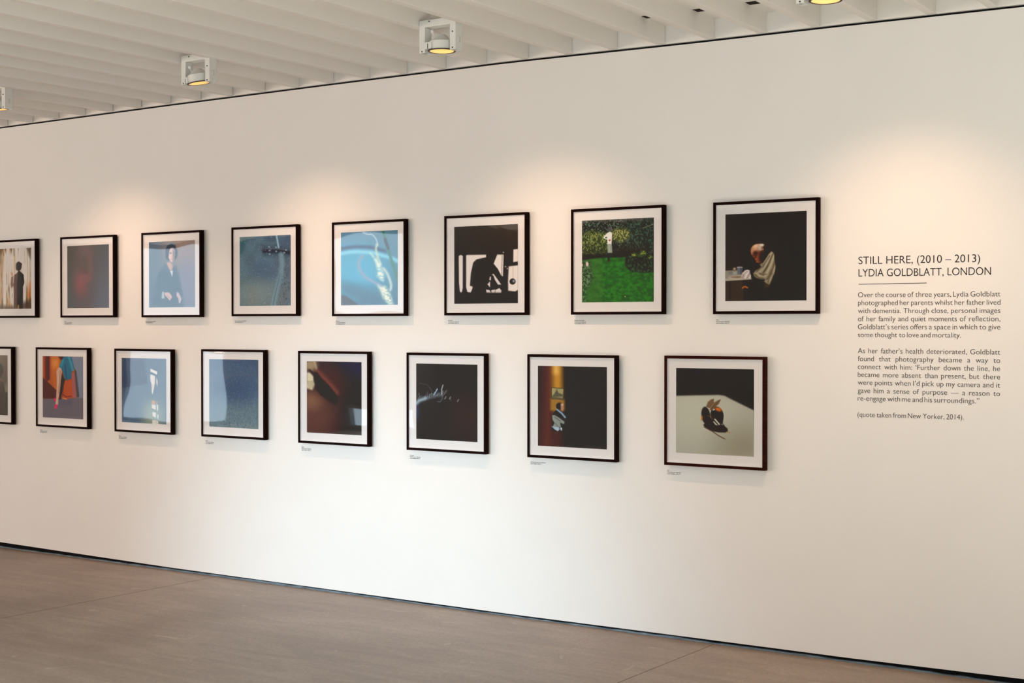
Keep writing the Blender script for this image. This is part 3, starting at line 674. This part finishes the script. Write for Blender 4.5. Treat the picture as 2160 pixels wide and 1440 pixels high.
# ------------------------------------------------------------------ framed photographs
STAND = 0.012                          # the frames hang a little off the wall
DEPTH = 0.029
FR = {  # x of left side, z of lower side, width, height of each frame
    'F1': (-9.1065, 1.6309, 0.5565, 0.5541), 'F2': (-8.2883, 1.6310, 0.5527, 0.5537), 'F3': (-7.4692, 1.6302, 0.5557, 0.5556),
    'F4': (-6.6422, 1.6342, 0.5570, 0.5567), 'F5': (-5.8092, 1.6318, 0.5579, 0.5578), 'F6': (-4.9727, 1.6336, 0.5587, 0.5587),
    'F7': (-4.1317, 1.6346, 0.5585, 0.5582), 'F8': (-3.2960, 1.6338, 0.5566, 0.5563), 'B1': (-9.3732, 0.8703, 0.5565, 0.5537),
    'B2': (-8.5558, 0.8701, 0.5538, 0.5539), 'B3': (-7.7366, 0.8669, 0.5545, 0.5545), 'B4': (-6.9134, 0.8687, 0.5555, 0.5568),
    'B5': (-6.0819, 0.8657, 0.5576, 0.5576), 'B6': (-5.2440, 0.8634, 0.5583, 0.5583), 'B7': (-4.4103, 0.8632, 0.5588, 0.5581),
    'B8': (-3.5702, 0.8668, 0.5570, 0.5572)}
WHAT = {
    'F1': (pic_curtain_figure, 'dark framed photograph of a figure standing at a bright curtained window'),
    'F2': (pic_red_glow, 'dark framed photograph of a faint red glow on grey'),
    'F3': (pic_seated_woman, 'dark framed portrait of a woman in a dark jacket with folded hands'),
    'F4': (pic_night_water, 'dark framed photograph of misted teal glass with small lights'),
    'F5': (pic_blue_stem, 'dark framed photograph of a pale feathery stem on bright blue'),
    'F6': (pic_shadow_figure, 'dark framed photograph of a shadow figure between patches of window light'),
    'F7': (pic_garden, 'dark framed photograph of a person in white standing in a green garden'),
    'F8': (pic_elder, 'dark framed photograph of an elderly man bent over a breakfast table'),
    'B1': (pic_brown_figure, 'dark framed photograph of a brown clad shoulder, cut by the left picture edge'),
    'B2': (pic_pink_shoe, 'dark framed photograph of a leg in a teal skirt and pink shoe'),
    'B3': (pic_window_light, 'dark framed photograph of small window light patches on a blue wall'),
    'B4': (pic_rain_glass, 'dark framed photograph of rain drops on blue grey glass'),
    'B5': (pic_closed_eye, 'dark framed close-up photograph of a shaded eye and cheek'),
    'B6': (pic_fine_hair, 'dark framed nearly black photograph with fine backlit hairs'),
    'B7': (pic_sunbeam, 'dark framed photograph of a man in a golden beam below a small picture'),
    'B8': (pic_bee, 'reddish brown framed photograph of a dead bee on a pale table')}
FB = 0.0143                            # face width of the moulding
M_FRAME_RED = mat('reddish_frame_wood', (0.026, 0.0050, 0.0026), 0.6, 0.02, noise=(14, 0.35, (1, 1, 9)))

def make_frame(key):
    x, z, w, h = FR[key]; fn, label = WHAT[key]
    k = 1 - STAND / 6.64087            # same outline, a touch nearer the eye
    x *= k; z = 1.58 + (z - 1.58) * k; w *= k; h *= k
    t = thing('picture_frame', label, 'framed photograph', (x, 0, z), 'framed photographs hung in two rows' )
    yf, yb = -(STAND + DEPTH), -STAND
    b = MB()
    # four mitred sides of the moulding
    o = [(0, 0), (w, 0), (w, h), (0, h)]; i = [(FB, FB), (w - FB, FB), (w - FB, h - FB), (FB, h - FB)]
    for a in range(4):
        c = (a + 1) % 4; b.prism([o[a], o[c], i[c], i[a]], yf, yb)
    b.build('moulding', M_FRAME_RED if key == 'B8' else M_FRAME, t, bevel=0.0008)
    # white spacer between glazing and mount
    s = MB(); e = 0.0022; yg = yf + 0.0022; ym = yf + 0.0105
    q = [(FB - 0.001, FB - 0.001), (w - FB + 0.001, FB - 0.001), (w - FB + 0.001, h - FB + 0.001), (FB - 0.001, h - FB + 0.001)]
    qi = [(FB + e, FB + e), (w - FB - e, FB + e), (w - FB - e, h - FB - e), (FB + e, h - FB - e)]
    for a in range(4):
        c = (a + 1) % 4; s.prism([q[a], q[c], qi[c], qi[a]], yg + 0.0022, ym)
    s.build('spacer', M_MOUNT, t)
    MB().box(FB - 0.001, w - FB + 0.001, ym, ym + 0.003, FB - 0.001, h - FB + 0.001).build('mount_board', M_MOUNT, t)
    # the print itself
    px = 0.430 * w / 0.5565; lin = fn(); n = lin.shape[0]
    cx, cz = w / 2, h / 2 + 0.0015
    me = bpy.data.meshes.new('photograph')
    g = np.linspace(0, 1, n); U, V = np.meshgrid(g, g)
    co = np.stack([cx - px / 2 + U * px, np.full_like(U, ym - 0.0006), cz + px / 2 - V * px], -1).reshape(-1, 3)
    a = np.arange(n * n).reshape(n, n)
    f = np.stack([a[:-1, :-1], a[1:, :-1], a[1:, 1:], a[:-1, 1:]], -1).reshape(-1, 4)
    me.vertices.add(n * n); me.vertices.foreach_set('co', co.ravel())
    me.loops.add(f.size); me.loops.foreach_set('vertex_index', f.ravel().astype(np.int32))
    me.polygons.add(len(f)); me.polygons.foreach_set('loop_start', np.arange(0, f.size, 4, dtype=np.int32))
    me.update(calc_edges=True); me.validate()
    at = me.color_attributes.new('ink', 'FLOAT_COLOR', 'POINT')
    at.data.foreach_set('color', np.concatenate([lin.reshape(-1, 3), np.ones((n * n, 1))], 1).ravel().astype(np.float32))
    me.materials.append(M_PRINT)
    po = bpy.data.objects.new('photograph', me); COL.objects.link(po); po.parent = t
    MB().box(FB - 0.001, w - FB + 0.001, yg, yg + 0.002, FB - 0.001, h - FB + 0.001).build('glazing', M_GLASS, t)
    # back board and the cleat it hangs from
    bb = MB().box(FB, w - FB, ym + 0.003, yb - 0.001, FB, h - FB).build('back_board', M_DARK, t)
    MB().box(0.1, w - 0.1, yb - 0.001, 0.0, h - 0.10, h - 0.06).build('hanging_cleat', M_DARK, t)
    return t
for key in ('F8', 'F7', 'F6', 'F5', 'F4', 'F3', 'F2', 'F1', 'B8', 'B7', 'B6', 'B5', 'B4', 'B3', 'B2', 'B1'):
    make_frame(key)

# ------------------------------------------------------------------ lettering
def glyphs(text, offset=0.0, extrude=0.0):
    """mesh of one piece of text, size 1, lying in x,y"""
    cu = bpy.data.curves.new('lettering', 'FONT'); cu.body = text; cu.size = 1.0; cu.offset = offset; cu.resolution_u = 6
    o = bpy.data.objects.new('lettering', cu); COL.objects.link(o)
    bpy.context.view_layer.update()
    me = bpy.data.meshes.new_from_object(o.evaluated_get(bpy.context.evaluated_depsgraph_get()))
    bpy.data.objects.remove(o); bpy.data.curves.remove(cu)
    n = len(me.vertices); co = np.zeros(n * 3); me.vertices.foreach_get('co', co); co = co.reshape(-1, 3)
    fs = [tuple(p.vertices) for p in me.polygons]; bpy.data.meshes.remove(me)
    return co, fs
_c, _ = glyphs('H'); CAP = float(_c[:, 1].max())
_c, _ = glyphs('x'); XH = float(_c[:, 1].max())
YT = -0.0008
class Letters:
    def __init__(s): s.v = []; s.f = []
    def add(s, co, fs, x, z, sx, sz, x_is_left=True, slope=0.0):
        if len(co) == 0: return 0
        x0 = co[:, 0].min() if x_is_left else 0.0
        k = len(s.v)
        for p in co:
            xx = x + (p[0] - x0) * sx; s.v.append((xx, YT, z + p[1] * sz + slope * (xx - x)))
        s.f += [tuple(i + k for i in f) for f in fs]
        return (co[:, 0].max() - x0) * sx
    def build(s, name, m, parent):
        me = bpy.data.meshes.new(name); loc = parent.matrix_basis.translation
        me.from_pydata([(a - loc.x, b - loc.y, c - loc.z) for a, b, c in s.v], [], s.f); me.materials.append(m)
        o = bpy.data.objects.new(name, me); COL.objects.link(o); o.parent = parent
        md = o.modifiers.new('film', 'SOLIDIFY'); md.thickness = 0.0006; md.offset = 0
        return o
def fitted(L, text, x0, x1, z, size, slope=0.0, offset=0.0):
    co, fs = glyphs(text, offset); wn = co[:, 0].max() - co[:, 0].min()
    L.add(co, fs, x0, z, (x1 - x0) / wn, size, slope=slope)

txt = thing('wall_text', 'black exhibition title and text lettering on the white wall right of the pictures', 'wall text', (-2.55, 0, 1.14))
L = Letters(); sH = 0.0352 / CAP
fitted(L, 'STILL HERE, (2010 \u2013 2013)', -2.5494, -1.9793, 1.8668, sH, -0.006, -0.004)
fitted(L, 'LYDIA GOLDBLATT, LONDON', -2.5492, -1.9305, 1.8082, sH, -0.006, -0.004)
L.build('heading', M_INK, txt)
rl = MB().box(-2.5487, -2.2228, -0.0011, -0.0004, 1.7712, 1.7739).build('divider_rule', M_INK2, txt); rl.location = (2.55, 0, -1.14)

BX0, BX1 = -2.5515, -1.8886
sB = 0.01555 / XH
TIGHT = "Goldblatt\u2019s series offers a space in which to give"
nat = sum(float(np.ptp(glyphs(w)[0][:, 0])) for w in TIGHT.split())
SX = (BX1 - BX0 - 0.0092 * (len(TIGHT.split()) - 1)) / nat
def justified(L, text, z, slope, x1=BX1, x0=BX0):
    ws = [glyphs(w, -0.009) for w in text.split()]
    wd = [float(np.ptp(c[:, 0])) for c, _ in ws]; nat_sx = (x1 - x0 - 0.0092 * (len(ws) - 1)) / sum(wd)
    sx = nat_sx if x1 < BX1 - 0.01 else min(SX, nat_sx)
    gap = (x1 - x0 - sx * sum(wd)) / (len(ws) - 1); x = x0
    for (c, f), w in zip(ws, wd):
        L.add(c, f, x, z + slope * (x - x0), sx, sB, slope=slope); x += sx * w + gap
P1 = [('Over the course of three years, Lydia Goldblatt', 1.7106, -0.004, BX1), ('photographed her parents whilst her father lived', 1.6734, -0.005, BX1),
      ('with dementia. Through close, personal images', 1.6358, -0.003, BX1), ('of her family and quiet moments of reflection,', 1.5978, -0.002, BX1),
      (TIGHT, 1.5599, 0.0, BX1), ('some thought to love and mortality.', 1.5227, 0.0, -2.0642)]
P2 = [('As her father\u2019s health deteriorated, Goldblatt', 1.4472, 0.0003, BX1), ('found that photography became a way to', 1.4098, 0.001, BX1),
      ('connect with him: \u2018Further down the line, he', 1.3724, 0.0015, BX1), ('became more absent than present, but there', 1.3352, 0.0025, BX1),
      ('were points when I\u2019d pick up my camera and it', 1.2980, 0.0027, BX1), ('gave him a sense of purpose \u2014 a reason to', 1.2597, 0.0035, BX1),
      ('re-engage with me and his surroundings.\u201d', 1.2229, 0.006, -1.9801)]
for para in (P1, P2):
    L = Letters()
    for t_, z_, sl, x1 in para: justified(L, t_, z_, sl, x1)
    L.build('paragraph', M_INK2, txt)
L = Letters(); justified(L, '(quote taken from New Yorker, 2014).', 1.1464, 0.008, -2.0501, -2.5522); L.build('credit_line', M_INK2, txt)

SER = 'from the series \u2018Still Here\u2019'; WHO = 'Lydia Goldblatt, 2010\u201313'
CAPS = {  # x, z of first line, width of widest line, lines, where
    'F2': (-8.2785, 1.6046, 0.0774, ['Father', SER, WHO], 'photograph with the faint red glow'), 'F3': (-7.4604, 1.6036, 0.0986, ['Mother, ' + SER, WHO], 'portrait of the woman in a jacket'),
    'F4': (-6.6388, 1.6055, 0.0989, ['Day 17, ' + SER, WHO], 'photograph of misted teal glass'), 'F5': (-5.8036, 1.6029, 0.0762, ['Skin Deep', SER, WHO], 'bright blue photograph of a pale stem'),
    'F6': (-4.9657, 1.6058, 0.0765, ['Morning III', SER, WHO], 'photograph of the shadow figure'), 'F7': (-4.1266, 1.6047, 0.0745, ['Mother in the Garden', SER, WHO], 'photograph of the green garden'),
    'F8': (-3.2928, 1.6062, 0.0767, ['Father', SER, WHO], 'photograph of the man at table'), 'B2': (-8.5447, 0.8449, 0.0772, ['Waiting', SER, WHO], 'photograph of the pink shoe'),
    'B3': (-7.7249, 0.8375, 0.0789, ['Home', SER, WHO], 'photograph of light on a blue wall'), 'B4': (-6.9023, 0.8407, 0.0768, ['Day 18', SER, WHO], 'photograph of rain drops on glass'),
    'B5': (-6.0786, 0.8381, 0.0797, ['Eyelid', SER, WHO], 'close-up photograph of the shaded eye'), 'B6': (-5.2403, 0.8311, 0.0784, ['Forehead', SER, WHO], 'dark photograph with fine hairs'),
    'B7': (-4.4076, 0.8354, 0.1008, ['Untitled, ' + SER, WHO], 'photograph of the man in a golden beam'), 'B8': (-3.5660, 0.8371, 0.0790, ['Bee', SER, WHO], 'photograph of the dead bee')}
for kk, (x, z, w, lines, where) in CAPS.items():
    t = thing('caption', 'tiny black caption on the wall under the ' + where, 'caption', (x, 0, z), 'captions under the photographs')
    L = Letters(); widest = max(float(np.ptp(glyphs(l)[0][:, 0])) for l in lines); sx = w / widest
    for r, l in enumerate(lines):
        co, fs = glyphs(l, -0.012); L.add(co, fs, x, z - 0.0028 - 0.0084 * r, sx, 0.0052 / CAP)
    L.build('lettering', M_CAPTION, t)

# ------------------------------------------------------------------ ceiling spotlights
def make_spot(label, x, y, zb, tilt):
    t = thing('spotlight', label, 'spotlight', (x, y, zb), 'white spotlights between the ceiling joists')
    W2, H = 0.1085, 0.156
    b = MB()                           # upside-down U bracket, closed above, hung from the boards between the joists
    b.prism([(-W2, 0), (-W2 + 0.034, 0), (-W2 + 0.034, 0.122), (W2 - 0.034, 0.122), (W2 - 0.034, 0), (W2, 0), (W2, H), (-W2, H)], -0.026, -0.022)
    b.prism([(-W2, 0), (-W2 + 0.034, 0), (-W2 + 0.034, 0.122), (W2 - 0.034, 0.122), (W2 - 0.034, 0), (W2, 0), (W2, H), (-W2, H)], 0.024, 0.028)
    for s in (-1, 1):
        xo = s * W2; xi = s * (W2 - 0.034)
        b.box(min(xo, xo - s * 0.004), max(xo, xo - s * 0.004), -0.022, 0.024, 0, H); b.box(min(xi, xi + s * 0.003), max(xi, xi + s * 0.003), -0.022, 0.024, 0, 0.122)
    b.box(-W2, W2, -0.022, 0.024, H - 0.004, H); b.box(-W2 + 0.034, W2 - 0.034, -0.022, 0.024, 0.122, 0.125)
    b.build('bracket', M_LAMP, t, bevel=0.0012)
    MB().box(-0.05, 0.05, -0.015, 0.015, H, SOF - zb + 0.002).build('mounting_block', M_LAMP2, t)
    for sx, sz in ((-W2 + 0.017, 0.007), (W2 - 0.017, 0.009), (W2 - 0.017, 0.085), (-0.048, H - 0.008)):
        MB().tube((sx, -0.0285, sz), (sx, -0.024, sz), 0.0034).build('screw', M_SCREW, t, smooth=True)
    d = MB().tube((W2 - 0.001, 0.002, 0.048), (W2 + 0.005, 0.002, 0.048), 0.016, 28); d = d.build('dial', M_LAMP, t, smooth=True, bevel=0.0012)
    MB().box(W2 + 0.004, W2 + 0.0058, -0.0010, 0.0050, 0.034, 0.062).build('dial_slot', M_LAMP2, d)
    # lamp head, tilted a little in the bracket
    hd = MB().lathe([(0.0585, 0.004), (0.0585, 0.046), (0.055, 0.047), (0.018, 0.080), (0.0005, 0.081)], 44, caps=False).build('lamp_head', M_LAMP, t, smooth=True)
    hd.location = (0.008, 0, 0.002); hd.rotation_euler = tilt
    MB().lathe([(0.0586, 0.0062), (0.0675, 0.0035), (0.0675, 0.0), (0.0585, 0.0), (0.0570, 0.0062)], 44, caps=False).build('rim', M_RIM, hd, smooth=True)
    MB().lathe([(0.0575, 0.0010), (0.050, 0.016), (0.030, 0.032), (0.012, 0.038)], 44, caps=False).build('reflector', M_GLOW, hd, smooth=True)
    MB().ball((0, 0, 0.022), 0.009).build('bulb', M_BULB, hd, smooth=True)
    MB().box(-0.056, -0.016, -0.064, -0.030, 0.006, 0.040).build('terminal_box', M_LAMP, hd, bevel=0.003)
    MB().box(-0.0385, -0.0345, -0.0648, -0.0630, 0.006, 0.032).build('cable_slot', M_SCREW, hd)
    MB().tube((-0.022, -0.026, 0.062), (-0.034, -0.026, 0.090), 0.0028).ball((-0.036, -0.026, 0.094), 0.0092).build('tilt_knob', M_LAMP, hd, smooth=True)
    # the light it gives
    l = bpy.data.lights.new('spotlight_beam', 'SPOT'); l.energy = 50; l.color = (1.0, 0.62, 0.405)
    l.spot_size = R(86); l.spot_blend = 1.0; l.shadow_soft_size = 0.012
    lo = bpy.data.objects.new('spotlight_beam', l); COL.objects.link(lo); lo.location = (x + 0.008, y + 0.012, zb - 0.006)
    lo.rotation_euler = Vector((0, math.cos(R(60)), -math.sin(R(60)))).to_track_quat('-Z', 'Y').to_euler()
    return t
for lab, x, tl in (('white ceiling spotlight with glowing rim, cut off by the upper edge', -2.312, (0.0, 0.0, 0.0)),
                   ('white ceiling spotlight with an open glowing warm rim above the garden picture', -4.256, (0.0, 0.0, 0.0)),
                   ('white ceiling spotlight seen edge-on with a slotted dial, left of the glowing one', -5.900, (R(8), R(-3), R(-18))),
                   ('white ceiling spotlight at the far left, only its dial in view', -7.640, (R(6), 0.0, R(-10)))):
    make_spot(lab, x, -1.01, 2.889, tl)

# small marks of the place: slots in the boards by the wall, joints sawn in the floor and joists
for i, (x, y) in enumerate(((-3.577, -0.245), (-3.297, -0.238), (-3.018, -0.240), (-2.74, -0.24))):
    x0 = x + 0.012; struct(MB().box(x0 - 0.02, x0 + 0.215, y - 0.03, y + 0.03, SOF - 0.0012, SOF + 0.001).build('trim_%d' % (i + 1), M_DARK))
M_JOINT = mat('saw_joint', (0.10, 0.072, 0.058), 0.8, 0.2)
for i, x in enumerate((-6.81, -3.30, -10.3, 0.2)):
    struct(MB().box(x - 0.0016, x + 0.0016, YB, -0.0, FLOOR - 0.001, FLOOR + 0.0004).build('trim_%d' % (i + 5), M_JOINT))
